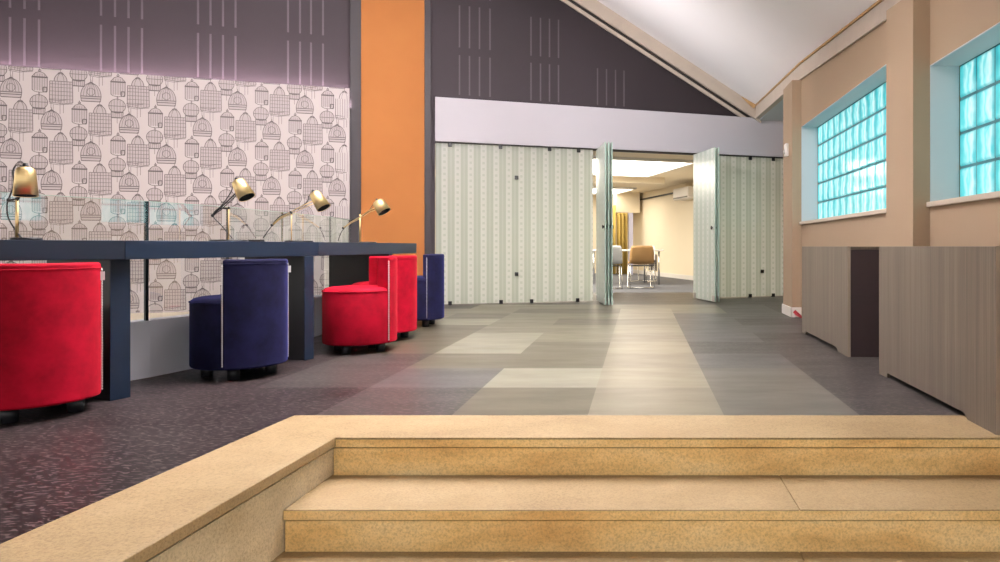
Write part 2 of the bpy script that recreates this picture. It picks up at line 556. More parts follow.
# --- wallpaper with bird cages
WV = -0.15
WT = 2.655
wu0, wu1 = -2.6, uc - 0.002
m = wmb()
m.box(wu0, wu1, WV, WV + 0.012, 0.0, WT, 0)
m.box(wu0, wu1, WV + 0.012, -0.001, 0.0, WT - 0.22, 0)
VT, VI = WV - 0.0008, WV - 0.0016
def clipz(z): return min(z, WT - 0.002)
def line(p, q, w=0.0062, vv=VI, mi=2):
    (x0, z0), (x1, z1) = p, q
    if max(x0, x1) > wu1 - 0.01 or min(z0, z1) < 0.02: return
    if z0 > WT and z1 > WT: return
    if z0 > WT or z1 > WT:
        t = (WT - z0) / (z1 - z0)
        xc = x0 + t * (x1 - x0)
        if z0 > WT: x0, z0 = xc, WT
        else: x1, z1 = xc, WT
    dx, dz = x1 - x0, z1 - z0
    L = math.hypot(dx, dz)
    if L < 1e-5: return
    nx, nz = -dz / L * w / 2, dx / L * w / 2
    m.quad((x0 + nx, vv, z0 + nz), (x0 - nx, vv, z0 - nz), (x1 - nx, vv, z1 - nz), (x1 + nx, vv, z1 + nz), mi)
def fill(pts):
    xs = [p[0] for p in pts]; zz = [p[1] for p in pts]
    if max(xs) > wu1 - 0.01 or min(zz) < 0.02 or min(zz) > WT - 0.02: return
    m.poly([(x, VT, clipz(z)) for x, z in pts], 1)
def pl(pts, w=0.0062):
    for a, b in zip(pts, pts[1:]): line(a, b, w)
def arc(cx, cz, rx, rz, a0, a1, n=10):
    return [(cx + rx * math.cos(a0 + (a1 - a0) * i / n), cz + rz * math.sin(a0 + (a1 - a0) * i / n)) for i in range(n + 1)]
def dome(x, z):
    w, h = 0.093, 0.10
    top = arc(x, z - 0.045, w, 0.145, 0, PI, 14)
    fill(top + [(x - w * 0.93, z - h), (x + w * 0.93, z - h)])
    pl(top)
    line((x - w, z - 0.045), (x - w * 0.93, z - h)); line((x + w, z - 0.045), (x + w * 0.93, z - h))
    for dz, ww in ((-0.045, 1.0), (-0.068, 1.0), (-h, 0.93)): line((x - w * ww, z + dz), (x + w * ww, z + dz), 0.009)
    for f in (-0.75, -0.45, -0.15, 0.15, 0.45, 0.75):
        pl([(x + f * w * math.cos(t), z - 0.045 + 0.145 * math.sin(t)) for t in (0, 0.5, 1.0, 1.4)], 0.0035)
    pl(arc(x, z + 0.005, 0.036, 0.04, 0, 2 * PI, 12), 0.005)
    line((x, z + 0.10), (x, z + 0.135)); pl([(x - 0.03, z + 0.085), (x, z + 0.112), (x + 0.03, z + 0.085)], 0.011)
    pl([(x - 0.025, z + 0.222), (x + 0.06, z + 0.21), (x + 0.13, z + 0.224)], 0.005)
    line((x - 0.005, z + 0.13), (x - 0.005, z + 0.22), 0.0042); line((x + 0.075, z + 0.07), (x + 0.075, z + 0.22), 0.0042)
def lantern(x, z):
    w = 0.066
    fill([(x - w, z - 0.085), (x + w, z - 0.085), (x + w, z + 0.06), (x + w * .55, z + 0.10), (x, z + 0.115), (x - w * .55, z + 0.10), (x - w, z + 0.06)])
    pl([(x - w, z - 0.085), (x - w, z + 0.055)]); pl([(x + w, z - 0.085), (x + w, z + 0.055)])
    pl([(x - w, z + 0.06), (x - w * .55, z + 0.10), (x, z + 0.115), (x + w * .55, z + 0.10), (x + w, z + 0.06)])
    line((x - w * 1.08, z + 0.055), (x + w * 1.08, z + 0.055), 0.016)
    pl(arc(x, z - 0.078, w, 0.028, PI, 2 * PI, 8))
    for f in (-0.66, -0.33, 0, 0.33, 0.66): line((x + f * w, z - 0.09), (x + f * w, z + 0.09), 0.0032)
    for p, q in (((.45, -.05), (.95, -.05)), ((.95, -.05), (.95, -.1)), ((.95, -.1), (.45, -.1)), ((.45, -.1), (.45, -.05))):
        line((x + p[0] * w, z + p[1]), (x + q[0] * w, z + q[1]), 0.010)
    line((x, z + 0.11), (x, z + 0.15)); pl(arc(x, z + 0.125, 0.012, 0.012, 0, 2 * PI, 6), 0.006)
    line((x, z - 0.105), (x, z - 0.15), 0.0042)
def bulb(x, z):
    w = 0.078
    el = arc(x, z + 0.03, w, 0.078, 0, 2 * PI, 18)
    fill(el[:-1]); pl(el)
    fill([(x - 0.052, z - 0.10), (x + 0.052, z - 0.10), (x + 0.056, z - 0.038), (x - 0.056, z - 0.038)])
    pl([(x - 0.056, z - 0.036), (x - 0.052, z - 0.10), (x + 0.052, z - 0.10), (x + 0.056, z - 0.036)])
    line((x - 0.058, z - 0.036), (x + 0.058, z - 0.036), 0.013); line((x - 0.052, z - 0.098), (x + 0.052, z - 0.098), 0.011)
    line((x - w, z + 0.03), (x + w, z + 0.03), 0.006)
    for f in (-0.7, -0.35, 0, 0.35, 0.7):
        h = 0.078 * math.sqrt(1 - f * f)
        line((x + f * w, z + 0.03 - h * 0.9), (x + f * w, z + 0.03 + h), 0.0034)
        line((x + f * 0.055, z - 0.10), (x + f * 0.055, z - 0.04), 0.0034)
    line((x, z + 0.108), (x, z + 0.14)); line((x, z - 0.10), (x, z - 0.16), 0.0042)
def basket(x, z):
    w, h = 0.104, 0.12
    fill([(x - w, z - h + 0.012), (x + w * .2, z - h), (x + w, z - h + 0.012), (x + w * .97, z + h), (x - w * .97, z + h)])
    pl([(x - w * .97, z + h), (x - w, z - h + 0.012), (x + w * .2, z - h), (x + w, z - h + 0.016), (x + w * .97, z + h), (x - w * .97, z + h)])
    for i in range(1, 8):
        f = -1 + i / 4.0
        line((x + f * w, z - h + 0.012), (x + f * w, z + h), 0.0042)
    for f in (-0.6, -0.25, 0.1, 0.45, 0.75): line((x - w, z + f * h), (x + w, z + f * h), 0.0042)
    d = arc(x - 0.005, z + h, 0.058, 0.085, 0, PI, 10)
    fill(d); pl(d, 0.0065)
    pl(arc(x - 0.005, z + h, 0.03, 0.083, 0, PI, 8), 0.0036)
    pl(arc(x - 0.005, z + h + 0.07, 0.025, 0.026, 0.2, PI - 0.2, 5), 0.011)
    line((x - 0.005, z + h + 0.09), (x - 0.005, z + h + 0.14), 0.0042)
    pl([(x - w, z - h), (x - 0.02, z - h - 0.012), (x + w, z - h + 0.004)], 0.005)
    line((x - 0.07, z - h - 0.01), (x - 0.07, z - h - 0.10), 0.004); line((x + 0.02, z - h - 0.01), (x + 0.02, z - h - 0.10), 0.004)
PU, PZ = 0.703, 0.645
u0, z0 = u_of(11, WV), z_of(11, 87.6, WV)
for i in range(-4, 6):
    for j in range(-1, 5):
        for hx, hz in ((0, 0), (PU / 2, -PZ / 2)):
            x, z = u0 + i * PU + hx, z0 - j * PZ + hz
            if x < wu0 + 0.15 or x > wu1 + 0.2: continue
            dome(x, z); lantern(x + 0.248, z + 0.075); bulb(x + 0.240, z - 0.165); basket(x + 0.085, z - 0.345)
struct(m.build('wall_panel', ['paper', 'cage_tint', 'ink']))

m = wmb(); m.box(wu0, wu1 - 0.02, -0.125, -0.105, WT - 0.2199, WT - 0.205)
tag(m.build('light_strip', 'led'), 'long glowing pinkish light strip along the top edge of the birdcage wallpaper', 'light strip')

# --- ceiling and its beams
stY = [11.6, 10.3, 7.5, 5.82, 4.79, 3.2, 1.2, -2.6]
stZ = [2.85, 2.81, 2.69, 2.555, 2.46, 2.30, 2.20, 2.10]
BX = -0.571
def ceilz(X, Y):
    for (ya, za), (yb, zb) in zip(zip(stY, stZ), zip(stY[1:], stZ[1:])):
        if yb <= Y <= ya: break
    return za + (zb - za) * (Y - ya) / (yb - ya) + BX * (X - 1.72)
m = MB()
XL = -8.2
for ya, yb in zip(stY, stY[1:]):
    pts = [(1.72, ya), (XL, ya), (XL, yb), (1.72, yb)]
    m.quad(*[(x, y, ceilz(x, y)) for x, y in pts])
    m.quad(*[(x, y, ceilz(x, y) + 0.1) for x, y in pts])
struct(m.build('ceiling', 'ceiling'))
m = MB(); m.box(-8.3, -8.2, -2.6, 7.4, 2.5, 9.0)  # hanging upper wall added, like the ceiling's extension, to block high sky light
struct(m.build('light_block_left', 'plum'))
m = MB(); m.box(-8.2, 2.2, -2.7, -2.6, 2.4, 9.0)  # unseen upper wall behind the camera, added to let light in only low
struct(m.build('light_block_behind', 'tan'))
# raking beam under the ceiling along the back wall
def rake(u_a, u_b, v0, v1, dz0, dz1, mb, mi=0):
    pts = []
    for u, v, dz in ((u_a, v0, dz0), (u_b, v0, dz0), (u_b, v1, dz0), (u_a, v1, dz0), (u_a, v0, dz1), (u_b, v0, dz1), (u_b, v1, dz1), (u_a, v1, dz1)):
        p = MW @ Vector((u, v, 0))
        pts.append((p.x, p.y, ceilz(p.x, p.y) + dz))
    n = mb.add(pts)
    for q in ((3, 2, 1, 0), (4, 5, 6, 7), (0, 1, 5, 4), (1, 2, 6, 5), (2, 3, 7, 6), (3, 0, 4, 7)):
        mb.face([n + i for i in q], mi)
m = MB(); rake(1.2, u_of(757) + 0.02, -0.10, -0.03, -0.20, 0.0, m)
struct(m.build('trim_5', 'beam', bevel=0.004))
m = MB(); rake(1.2, u_of(748), -0.045, 0.0, -0.30, -0.245, m, 0); rake(1.2, u_of(748), -0.03, 0.0, -0.245, -0.20, m, 1)
struct(m.build('trim_6', ['beam', 'beam_dark']))
# eaves beam along the right wall
m = MB()
bz = [(10.2, 2.63), (7.3, 2.515), (4.79, 2.316), (4.15, 2.262), (3.2, 2.17), (1.2, 1.98)]
for (ya, za), (yb, zb) in zip(bz, bz[1:]):
    def ring(Y, zb_): return [(1.69, Y, zb_), (1.76, Y, zb_), (1.76, Y, ceilz(1.72, Y) - 0.004), (1.69, Y, ceilz(1.69, Y) - 0.02)]
    a = m.add(ring(ya, za)); b = m.add(ring(yb, zb))
    for i in range(4):
        j = (i + 1) % 4
        m.face((a + i, a + j, b + j, b + i), 0)
    # thin raw timber edge between ceiling and beam
    e = lambda Y: [(1.68, Y, ceilz(1.68, Y) - 0.022), (1.70, Y, ceilz(1.68, Y) - 0.022), (1.70, Y, ceilz(1.70, Y) - 0.002), (1.68, Y, ceilz(1.68, Y) - 0.002)]
    a = m.add(e(ya)); b = m.add(e(yb))
    for i in range(4):
        j = (i + 1) % 4
        m.face((a + i, a + j, b + j, b + i), 1)
struct(m.build('trim_7', ['beam', 'gold_edge']))
pv = MW @ Vector((u_of(750), -0.11, 0))
m = MB()
zc_ = ceilz(1.5, 10.05)
m.extrude([(1.40, 10.02, ceilz(1.40, 10.02) - 0.002), (1.70, 10.05, ceilz(1.70, 10.05) - 0.002), (1.66, 10.05, ceilz(1.7, 10.05) - 0.045)], (0, 0.03, 0))
struct(m.build('trim_8', 'gold_edge'))

# --- right wall, piers, windows
XW, XP, XG = 1.712, 1.612, 1.882
Y1a, Y1b = 4.52, 7.32         # window 1
Y2a, Y2b = 1.65, 4.075        # window 2
m = MB()
m.box(XW, 2.15, 1.0, 7.77, 0.0, 0.985)                         # below the sills
m.box(XW, 2.15, Y1a, Y1b, 2.02, 3.0)
m.box(XW, 2.15, 1.0, Y2b, 1.82, 3.0)
m.box(XW, 2.15, Y2b, Y1a, 0.985, 3.0)
m.box(XW, 2.15, Y1b, 7.77, 0.985, 3.2)
XF3 = 2.26
m.box(XF3, 2.6, 7.77, 11.2, 0.0, 0.985)
m.box(XF3, 2.6, 7.77, 11.2, 2.02, 3.2)
m.box(XF3, 2.6, 9.75, 11.2, 0.985, 2.02)
m.box(XF3, 2.6, 7.60, 7.77, 0.985, 2.02)
m.box(2.15, XF3, 7.6, 7.77, 0.0, 3.2)
m.box(XW, 2.15, 1.0, Y2a, 0.985, 1.82)
struct(m.build('wall_right', 'tan'))
m = MB(); m.box(1.76, XF3, 7.77, 10.15, 2.60, 2.64)
struct(m.build('trim_10', 'lining'))
m = MB(); m.box(XP, XW + 0.01, 7.32, 7.77, 0, 2.515)
struct(m.build('pier', 'tan', bevel=0.003))
m = MB(); m.extrude([(XP, 4.075, 0), (XP, 4.52, 0), (XP, 4.52, 2.295), (XP, 4.075, 2.255)], (0.11, 0, 0))
struct(m.build('pier', 'tan', bevel=0.003))
m = MB()
m.box(XP - 0.013, XW, 7.307, 7.32, 0, 0.105); m.box(XP - 0.013, XP, 7.307, 7.783, 0, 0.105)
struct(m.build('baseboard_right', 'white', bevel=0.003))

def glass_window(n, ya, yb, zb, zt, rows, XG=XG, XW=XW):
    root = bpy.data.objects.new('window_%d' % n, None)
    root.location = (XG, yb, zb); C.objects.link(root); struct(root)
    cols = int(round((yb - ya) / 0.2))
    w, h = (yb - ya) / cols, (zt - zb) / rows
    m = MB(); uvs = {}
    g = 0.005
    for c in range(cols):
        for r in range(rows):
            y0, y1 = -(c * w) - g, -((c + 1) * w) + g
            z0_, z1_ = r * h + g, (r + 1) * h - g
            b = 0.012
            n_ = m.add([(0.012, y0, z0_), (0.012, y1, z0_), (0.012, y1, z1_), (0.012, y0, z1_),
                        (0.0, y0 - b, z0_ + b), (0.0, y1 + b, z0_ + b), (0.0, y1 + b, z1_ - b), (0.0, y0 - b, z1_ - b)])
            for q in ((4, 5, 6, 7), (0, 1, 5, 4), (1, 2, 6, 5), (2, 3, 7, 6), (3, 0, 4, 7)):
                m.face([n_ + i for i in q])
    def uvf(p, poly): return (-p.y / w, p.z / h)
    m.build('glass_block_panel', 'block', root, uvf=uvf)
    m = MB(); m.box(0.009, 0.07, 0, -(yb - ya), 0, zt - zb)
    m.build('grout_grid', 'grout', root)
    m = MB(); m.box(XW - 0.022 - XG, 0.0, 0, -(yb - ya), -0.03, 0.0)
    m.build('window_sill', 'sill', root, bevel=0.003)
    m = MB(); D = (XW + 0.0005 - XG, -0.0005)
    m.box(D[0], D[1], -(yb - ya), 0, zt - zb - 0.006, zt - zb + 0.0)
    m.box(D[0], D[1], -0.006, -0.0005, 0, zt - zb - 0.006)
    m.build('reveal_light_face', 'lining', root)  # thin faces added so the reveal colour carries window light
    return root
glass_window(1, Y1a, Y1b, 1.012, 2.02, 5)
glass_window(3, 7.77, 9.75, 1.012, 2.02, 5, XG + XF3 - XW, XF3)
glass_window(2, Y2a, Y2b, 1.012, 1.82, 4)

# --- parapet under the glass balustrade and the space behind it
GL = [(-3.42, 2.72), (-3.07, 3.31), (-2.82, 3.96), (-2.70, 4.53), (-2.705, 5.23), (-2.725, 6.08), (-2.83, 6.77)]
def offs(pts, d):
    out = []
    for i, p in enumerate(pts):
        a = Vector(pts[max(i - 1, 0)]); b = Vector(pts[min(i + 1, len(pts) - 1)])
        t = (b - a).normalized(); nrm = Vector((t.y, -t.x))     # towards the room
        out.append((p[0] + nrm.x * d, p[1] + nrm.y * d))
    return out
m = MB()
fr_, bk = offs(GL, 0.012), offs(GL, -0.10)
for i in range(len(GL) - 1):
    m.prism([fr_[i], fr_[i + 1], bk[i + 1], bk[i]], 0.0, 0.325)
struct(m.build('wall_parapet', 'parapet'))
m = MB(); m.box(-8.2, -2.95, 7.0, 7.05, 0, 0.01)
lp = [MW @ Vector((-2.4, WV, 0)), MW @ Vector((uc - 0.05, WV, 0))]
m = MB()
m.prism([(-6.6, 3.2), bk[1], bk[2], bk[3], bk[4], bk[5], bk[6], (lp[1].x, lp[1].y), (lp[0].x, lp[0].y)], 0.003, 0.012)
struct(m.build('floor_void', 'cream'))

# ================================================================== GLASS BALUSTRADE
names = ['', 'widest one behind the leftmost lamp, ending at the dark joint', 'between the dark joint and the second lamp pole',
         'just right of the second lamp pole', 'behind the third lamp', 'at the far end beside the orange column']
for i in range(1, len(GL) - 1):
    a, b = Vector(GL[i]), Vector(GL[i + 1])
    t = (b - a).normalized(); nr = Vector((t.y, -t.x))
    a2, b2 = a + t * 0.006, b - t * 0.006
    r = thing('glass_balustrade_panel', 'clear glass balustrade pane, ' + names[i], 'glass panel', ((a.x + b.x) / 2, (a.y + b.y) / 2, 0.325), 0, 'glass balustrade panes behind the desk')
    o = Vector(((a.x + b.x) / 2, (a.y + b.y) / 2, 0.325))
    m = MB()
    p = [(a2.x, a2.y), (b2.x, b2.y), (b2.x - nr.x * 0.012, b2.y - nr.y * 0.012), (a2.x - nr.x * 0.012, a2.y - nr.y * 0.012)]
    n_ = m.add([(x, y, 0.0) for x, y in p] + [(x, y, 0.685) for x, y in p])
    m.M = Matrix.Identity(4)
    m.v = [v - Vector((o.x, o.y, 0)) for v in m.v]
    m.face((n_, n_ + 1, n_ + 5, n_ + 4))
    m.build('pane', 'glass', r)
    e = MB()
    e.v = []
    q = [(x - o.x, y - o.y) for x, y in p]
    e.prism(q, 0.683, 0.686)
    e.build('top_edge', 'glass_edge', r)
    if i in (1, 2, 3, 4):
        jw = {1: 0.018, 2: 0.006, 3: 0.004, 4: 0.004}[i]
        e = MB(); bb = b - o.xy
        e.prism([(bb.x - t.x * jw, bb.y - t.y * jw), (bb.x, bb.y), (bb.x - nr.x * 0.014, bb.y - nr.y * 0.014), (bb.x - t.x * jw - nr.x * 0.014, bb.y - t.y * jw - nr.y * 0.014)], 0.0, 0.685)
        e.build('edge_joint', 'joint', r)

# ================================================================== DESK
FA, FB, FC, FD = (-2.83, 3.05), (-2.50, 3.35), (-2.187, 4.69), (-2.12, 6.55)
FZ = (-3.10, 2.80)
BKZ, BKA, BKB, BKC, BKD = (-3.37, 2.75), (-3.28, 2.92), (-3.03, 3.32), (-2.67, 4.62), (-2.70, 6.50)
desk = thing('desk', 'long curved navy desk with thick edge standing in front of the glass balustrade', 'desk', (-2.4, 4.6, 0))
dl = Vector((-2.4, 4.6, 0))
def dpoly(pts): return [(x - dl.x, y - dl.y) for x, y in pts]
g = 0.001
def seg(a, b, f0, f1):
    return None
for pts in ([FZ, FA, FB, (-2.50 - 0.0, 3.35), BKB, BKA, BKZ], [FB, FC, BKC, (-2.795, 3.96), BKB], [FC, FD, BKD, (-2.672, 5.2), BKC]):
    q = []
    for p in pts:
        if not q or (Vector(p) - Vector(q[-1])).length > 1e-4: q.append(p)
    c = Vector((sum(p[0] for p in q) / len(q), sum(p[1] for p in q) / len(q)))
    q = [tuple(Vector(p) + (c - Vector(p)).normalized() * 0.0015) for p in q]
    m = MB(); m.prism(dpoly(q), 0.687, 0.780)
    m.build('worktop', 'desk', desk, bevel=0.003)
def leg(front, ang, t, d):
    """panel leg: front corner (far side), heading of the desk, thickness, depth"""
    tx, ty = math.sin(ang), math.cos(ang)          # along the desk
    nx, ny = -math.cos(ang), math.sin(ang)         # away from the room
    f = Vector(front)
    p = [f, f - Vector((tx, ty)) * t, f - Vector((tx, ty)) * t + Vector((nx, ny)) * d, f + Vector((nx, ny)) * d]
    m = MB(); m.prism(dpoly([tuple(x) for x in p]), 0.0, 0.686)
    r = m.build('leg', 'desk_side', desk, bevel=0.003)
    p2 = [f + Vector((-nx, -ny)) * 0.006, f - Vector((tx, ty)) * t + Vector((-nx, -ny)) * 0.006, f - Vector((tx, ty)) * t, f]
    m = MB(); m.prism(dpoly([tuple(x) for x in p2]), 0.0, 0.686)
    m.build('leg_front', 'desk', r)
leg((-2.545, 3.44), math.radians(19), 0.095, 0.46)
leg((-2.19, 4.62), math.radians(14), 0.085, 0.47)
leg((-2.165, 6.02), math.radians(2), 0.08, 0.52)

# ================================================================== TUB CHAIRS
def make_chair(label, mat, loc, rz, group):
    t = thing('tub_chair', label, 'chair', loc, rz, group)
    R, TH, SA = 0.25, 0.105, math.radians(55)
    # seat drum: the part of the circle in front of the shell (a rounded drum)
    m = MB()
    rr = R - 0.004
    plan = [(rr * math.cos(2 * PI * i / 48), rr * math.sin(2 * PI * i / 48)) for i in range(48)]
    prof = [(0.066, rr - 0.012), (0.07, rr - 0.004), (0.08, rr), (0.425, rr), (0.445, rr - 0.006), (0.455, rr - 0.02)]
    # crowned cushion
    prof += [(0.462, rr - 0.05), (0.468, rr - 0.12), (0.47, 0.0)]
    prof = [(0.066, 0.0)] + prof
    m.lathe((0, 0, 0), (0, 0, 1), prof, 48)
    m.build('seat', mat, t)
    # piping round the seat edge
    m = MB(); m.tube([((rr + 0.001) * math.cos(a), (rr + 0.001) * math.sin(a), 0.436) for a in [SA + (2 * PI - 2 * SA) * i / 40 for i in range(41)]], 0.004, 6)
    m.build('piping', mat, t)
    # back shell
    m = MB()
    n = 22
    out = [(R * math.cos(a) + 0.006, R * math.sin(a)) for a in [-SA + 2 * SA * i / n for i in range(n + 1)]]
    Ri = R - TH
    inn = [(Ri * math.cos(a) + 0.006, Ri * math.sin(a)) for a in [SA - 2 * SA * i / n for i in range(n + 1)]]
    m.prism(out + inn, 0.066, 0.677)
    m.build('backrest', mat, t, bevel=0.032, seg=5)
    # top seam of the back
    m = MB(); m.tube([((R + 0.0005) * math.cos(a) + 0.006, (R + 0.0005) * math.sin(a), 0.652) for a in [-SA * .97 + 2 * SA * .97 * i / 24 for i in range(25)]], 0.003, 6)
    m.build('back_seam', mat, t)
    # silver studs down both front edges of the shell
    for s in (-1, 1):
        a = s * (SA - math.radians(0.5))
        m = MB()
        cx, cy = (R + 0.0015) * math.cos(a) + 0.004, (R + 0.0015) * math.sin(a)
        z = 0.09
        while z < 0.648:
            m.ball((cx, cy, z), 0.0048, seg=6); z += 0.0125
        m.tube([(cx, cy, 0.085), (cx, cy, 0.65)], 0.0022, 6)
        m.build('stud_trim', 'steel', t)
    # white label sewn into the far seam
    a = SA - math.radians(4)
    m = MB()
    cx, cy = R * math.cos(a) + 0.006, R * math.sin(a)
    m.M = Matrix.Translation((cx, cy, 0.615)) @ Matrix.Rotation(a, 4, 'Z')
    m.box(-0.004, 0.016, -0.0015, 0.0015, -0.02, 0.02)
    m.build('care_tag', 'tag', t)
    for q in range(4):
        a = PI / 4 + q * PI / 2
        m = MB(); m.lathe((0.165 * math.cos(a), 0.165 * math.sin(a), 0), (0, 0, 1), [(0.0, 0.0), (0.0, 0.03), (0.068, 0.034), (0.068, 0.0)], 16)
        m.build('foot', 'foot', t)
    return t
R_ = math.radians
G_RED, G_NAVY = 'red tub chairs at the desk', 'navy tub chairs at the desk'
c1 = make_chair('large red velvet tub chair nearest the camera, cut by the left edge', 'red', (-2.73, 3.10, 0.0), R_(-30), G_RED)
n1 = make_chair('navy velvet tub chair with silver studs, standing alone between the two desk legs', 'navy', (-2.346, 4.04, 0.0), R_(-25), G_NAVY)
copy_thing(c1, (-2.02, 4.97, 0), R_(35), 'red velvet tub chair showing its round seat and silver studded back edge')
copy_thing(c1, (-2.085, 5.62, 0), R_(-8), 'red velvet tub chair mostly hidden behind the red one with the studs')
copy_thing(n1, (-2.13, 6.57, 0), R_(3), 'farthest navy velvet tub chair at the desk end beside the frosted glass')

# ================================================================== DESK LAMPS
def lamp(label, Y, pole_x, pole_top, shade_a, shade_b, r_top, r_bot, arm_pts, cord_pts, base_x, toward=0.0, pr_=0.004):
    """positions were measured on the photograph and set at depth Y on the desk; shade_a -> shade_b is the axis of the shade"""
    zt = 0.780
    bx = at(pole_x, 0, Y).x
    root = thing('desk_lamp', label, 'lamp', (bx, Y, zt), 0, 'brass lamps on the desk')
    o = Vector((bx, Y, zt))
    L = lambda x, y, dy=0.0: at(x, y, Y + dy) - o
    m = MB()
    b0 = L(base_x[0], 200).x; b1 = L(base_x[1], 200).x
    cxx, hw = (b0 + b1) / 2, (b1 - b0) / 2
    m.lathe((cxx, 0, 0), (0, 0, 1), [(0, 0), (0, hw), (0.008, hw), (0.012, hw - 0.004), (0.012, 0)], 32)
    m.build('base', 'black', root)
    pt = L(pole_x, pole_top)
    m = MB(); m.tube([(0, 0, 0.01), (0, 0, pt.z)], pr_, 12)
    m.build('pole', 'brass', root)
    apts = [L(*p) for p in arm_pts]
    m = MB(); m.tube(apts, 0.0042, 8)
    # second rod of the parallel arm
    ofs = Vector((0, 0.0, -0.022))
    m.tube([p + ofs * (0.25 + 0.75 * i / max(1, len(apts) - 1)) for i, p in enumerate(apts)], 0.003, 8)
    arm = m.build('arm', 'brass' if toward >= 0.4 else 'black_metal', root)
    m = MB(); pv = apts[len(apts) // 2]
    m.tube([(0, 0, pt.z - 0.006), (pv.x, pv.y, pv.z)], 0.0045, 8)
    m.ball(pv, 0.009); m.ball((0, 0, pt.z), 0.008)
    m.build('joint', 'black_metal', root)
    m = MB(); m.ball(apts[0], 0.01); m.build('end_knob', 'black_metal', root)
    A, B = L(*shade_a), L(*shade_b)
    ax = B - A
    ln = ax.length
    m = MB()
    pr = [(0.0, 0.0), (0.0, r_top * 0.6), (ln * 0.02, r_top * 0.76), (ln * 0.06, r_top * 0.9), (ln * 0.13, r_top * 0.985), (ln * 0.22, r_top * 1.02), (ln, r_bot), (ln - 0.001, r_bot - 0.004), (ln * 0.2, r_top * 0.95), (ln * 0.1, 0.0)]
    m.lathe(A, ax, pr, 36)
    sh = m.build('lamp_shade', 'brass', root)
    m = MB(); m.lathe(A, ax, [(ln * 0.985, r_bot - 0.0045), (ln * 0.35, r_top * 0.92), (ln * 0.33, 0)], 36)
    m.build('shade_lining', 'black_metal', sh)
    m = MB(); m.lathe(A - ax.normalized() * 0.02, ax, [(0, 0), (0, 0.009), (0.012, 0.012), (0.021, 0.012)], 14)
    m.build('shade_cap', 'black_metal', sh)
    m = MB(); cp = [L(*p) for p in cord_pts]
    sm = []
    for i in range(len(cp) - 1):                                # smooth the cord
        p0, p1, p2, p3 = cp[max(i - 1, 0)], cp[i], cp[i + 1], cp[min(i + 2, len(cp) - 1)]
        for s in range(6):
            u = s / 6
            sm.append(0.5 * ((2 * p1) + (p2 - p0) * u + (2 * p0 - 5 * p1 + 4 * p2 - p3) * u * u + (3 * p1 - p0 - 3 * p2 + p3) * u ** 3))
    sm.append(cp[-1])
    m.tube(sm, 0.0032, 6)
    m.build('cord', 'black', root)
    return root
lamp('brass desk lamp with its shade pointing straight down, leftmost on the desk', 3.2, 17, 199, (25.5, 167.5, -0.03), (25.8, 196, -0.04), 0.037, 0.046,
     [(9, 200, -0.0), (17, 199, 0), (22, 190, -0.02), (24, 178, -0.02)], [(24, 167, -0.03), (17, 165, -0.02), (13, 171, 0), (13.5, 185, 0), (9, 198, 0), (7, 206, 0), (8.5, 218, 0), (16, 231, 0), (22, 238, 0)], (14, 39), 0.0, 0.0065)
lamp('tilted brass desk lamp on bent black arm behind the lone navy chair', 4.3, 228.7, 208, (237.5, 180.5, 0), (247, 197.5, -0.01), 0.040, 0.050,
     [(212.5, 215.5, 0), (217, 211, 0), (220.5, 208, 0), (235, 194, 0), (238, 189, 0)], [(237, 179, 0), (233, 184, 0), (231, 192, 0), (222, 205, 0), (213, 215, 0), (222, 226, 0), (232, 238, 0)], (212, 246))
lamp('brass desk lamp on a long slanting arm in front of the wallpaper edge', 4.9, 291.5, 213, (314, 192.5, 0), (324, 208, -0.01), 0.039, 0.049,
     [(272, 225, 0), (281, 217, 0), (291, 212, 0), (304, 205, 0), (316, 199.5, 0)], [(313, 191, 0), (309, 196, 0), (306, 203, 0), (291, 212, 0), (279, 217, 0), (271, 227, 0), (263, 238, 0)], (286, 312), 0.4)
lamp('small brass desk lamp in front of the orange column, farthest on the desk', 6.1, 360, 214, (377.5, 201, 0), (384.5, 212, -0.01), 0.050, 0.060,
     [(343, 228, 0), (351, 222, 0), (360, 217, 0), (370, 210, 0), (379, 206, 0)], [(376.5, 200, 0), (372, 206, 0), (368, 212, 0), (360, 217, 0), (350, 223, 0), (342, 231, 0), (338, 241, 0)], (359, 376), 0.5, 0.0075)
p = at(256, 238, 4.75)
m = MB(); m.box(-0.045, 0.045, -0.03, 0.03, 0, 0.018)
tag(m.build('power_socket', 'black', bevel=0.004, origin=None), 'small flat black power socket on the desk between two brass lamps', 'socket').location = (p.x, p.y, 0.780)

# ================================================================== CABINETS ON THE RIGHT
def cabinet(label, ya, yb, z=0.75):
    XF, XB = 1.41, 1.70
    L = yb - ya
    t = thing('cabinet', label, 'cabinet', (XF, ya, 0), 0, 'low wood cabinets along the right wall')
    prof = [(0, 0), (0.235, 0), (0.26, 0.02), (0.285, 0.028), (L - 0.13, 0.028), (L - 0.12, 0.0), (L, 0), (L, z), (0, z)]
    m = MB(); m.extrude([(0, y, zz) for y, zz in prof], (0.018, 0, 0))
    m.build('front_panel', 'laminate', t)
    m = MB()
    for y0, y1 in ((0.002, 0.02), (L - 0.02, L - 0.002)): m.box(0.019, XB - XF, y0, y1, 0.0, z - 0.02)
    m.box(0.019, XB - XF, 0.02, L - 0.02, 0.06, 0.078)
    m.build('body', 'cab_dark', t, bevel=0.002)
    m = MB(); m.box(0.0185, XB - XF, 0, L, z - 0.019, z)
    m.build('top', 'laminate', t, bevel=0.002)
    m = MB(); m.box(-0.0012, 0.018, -0.0012, 0.0, 0.0, z); m.box(-0.0012, 0.018, L, L + 0.0012, 0.0, z); m.box(-0.001, 0.016, 0, L, z, z + 0.0012)
    m.build('edge_band', 'laminate_edge', t)
    return t
cabinet('low taupe wood-grain cabinet standing under the farther glass block window', 4.68, 6.0)
cabinet('larger looking taupe wood-grain cabinet nearest the camera, cut by the right edge', 2.73, 4.065)

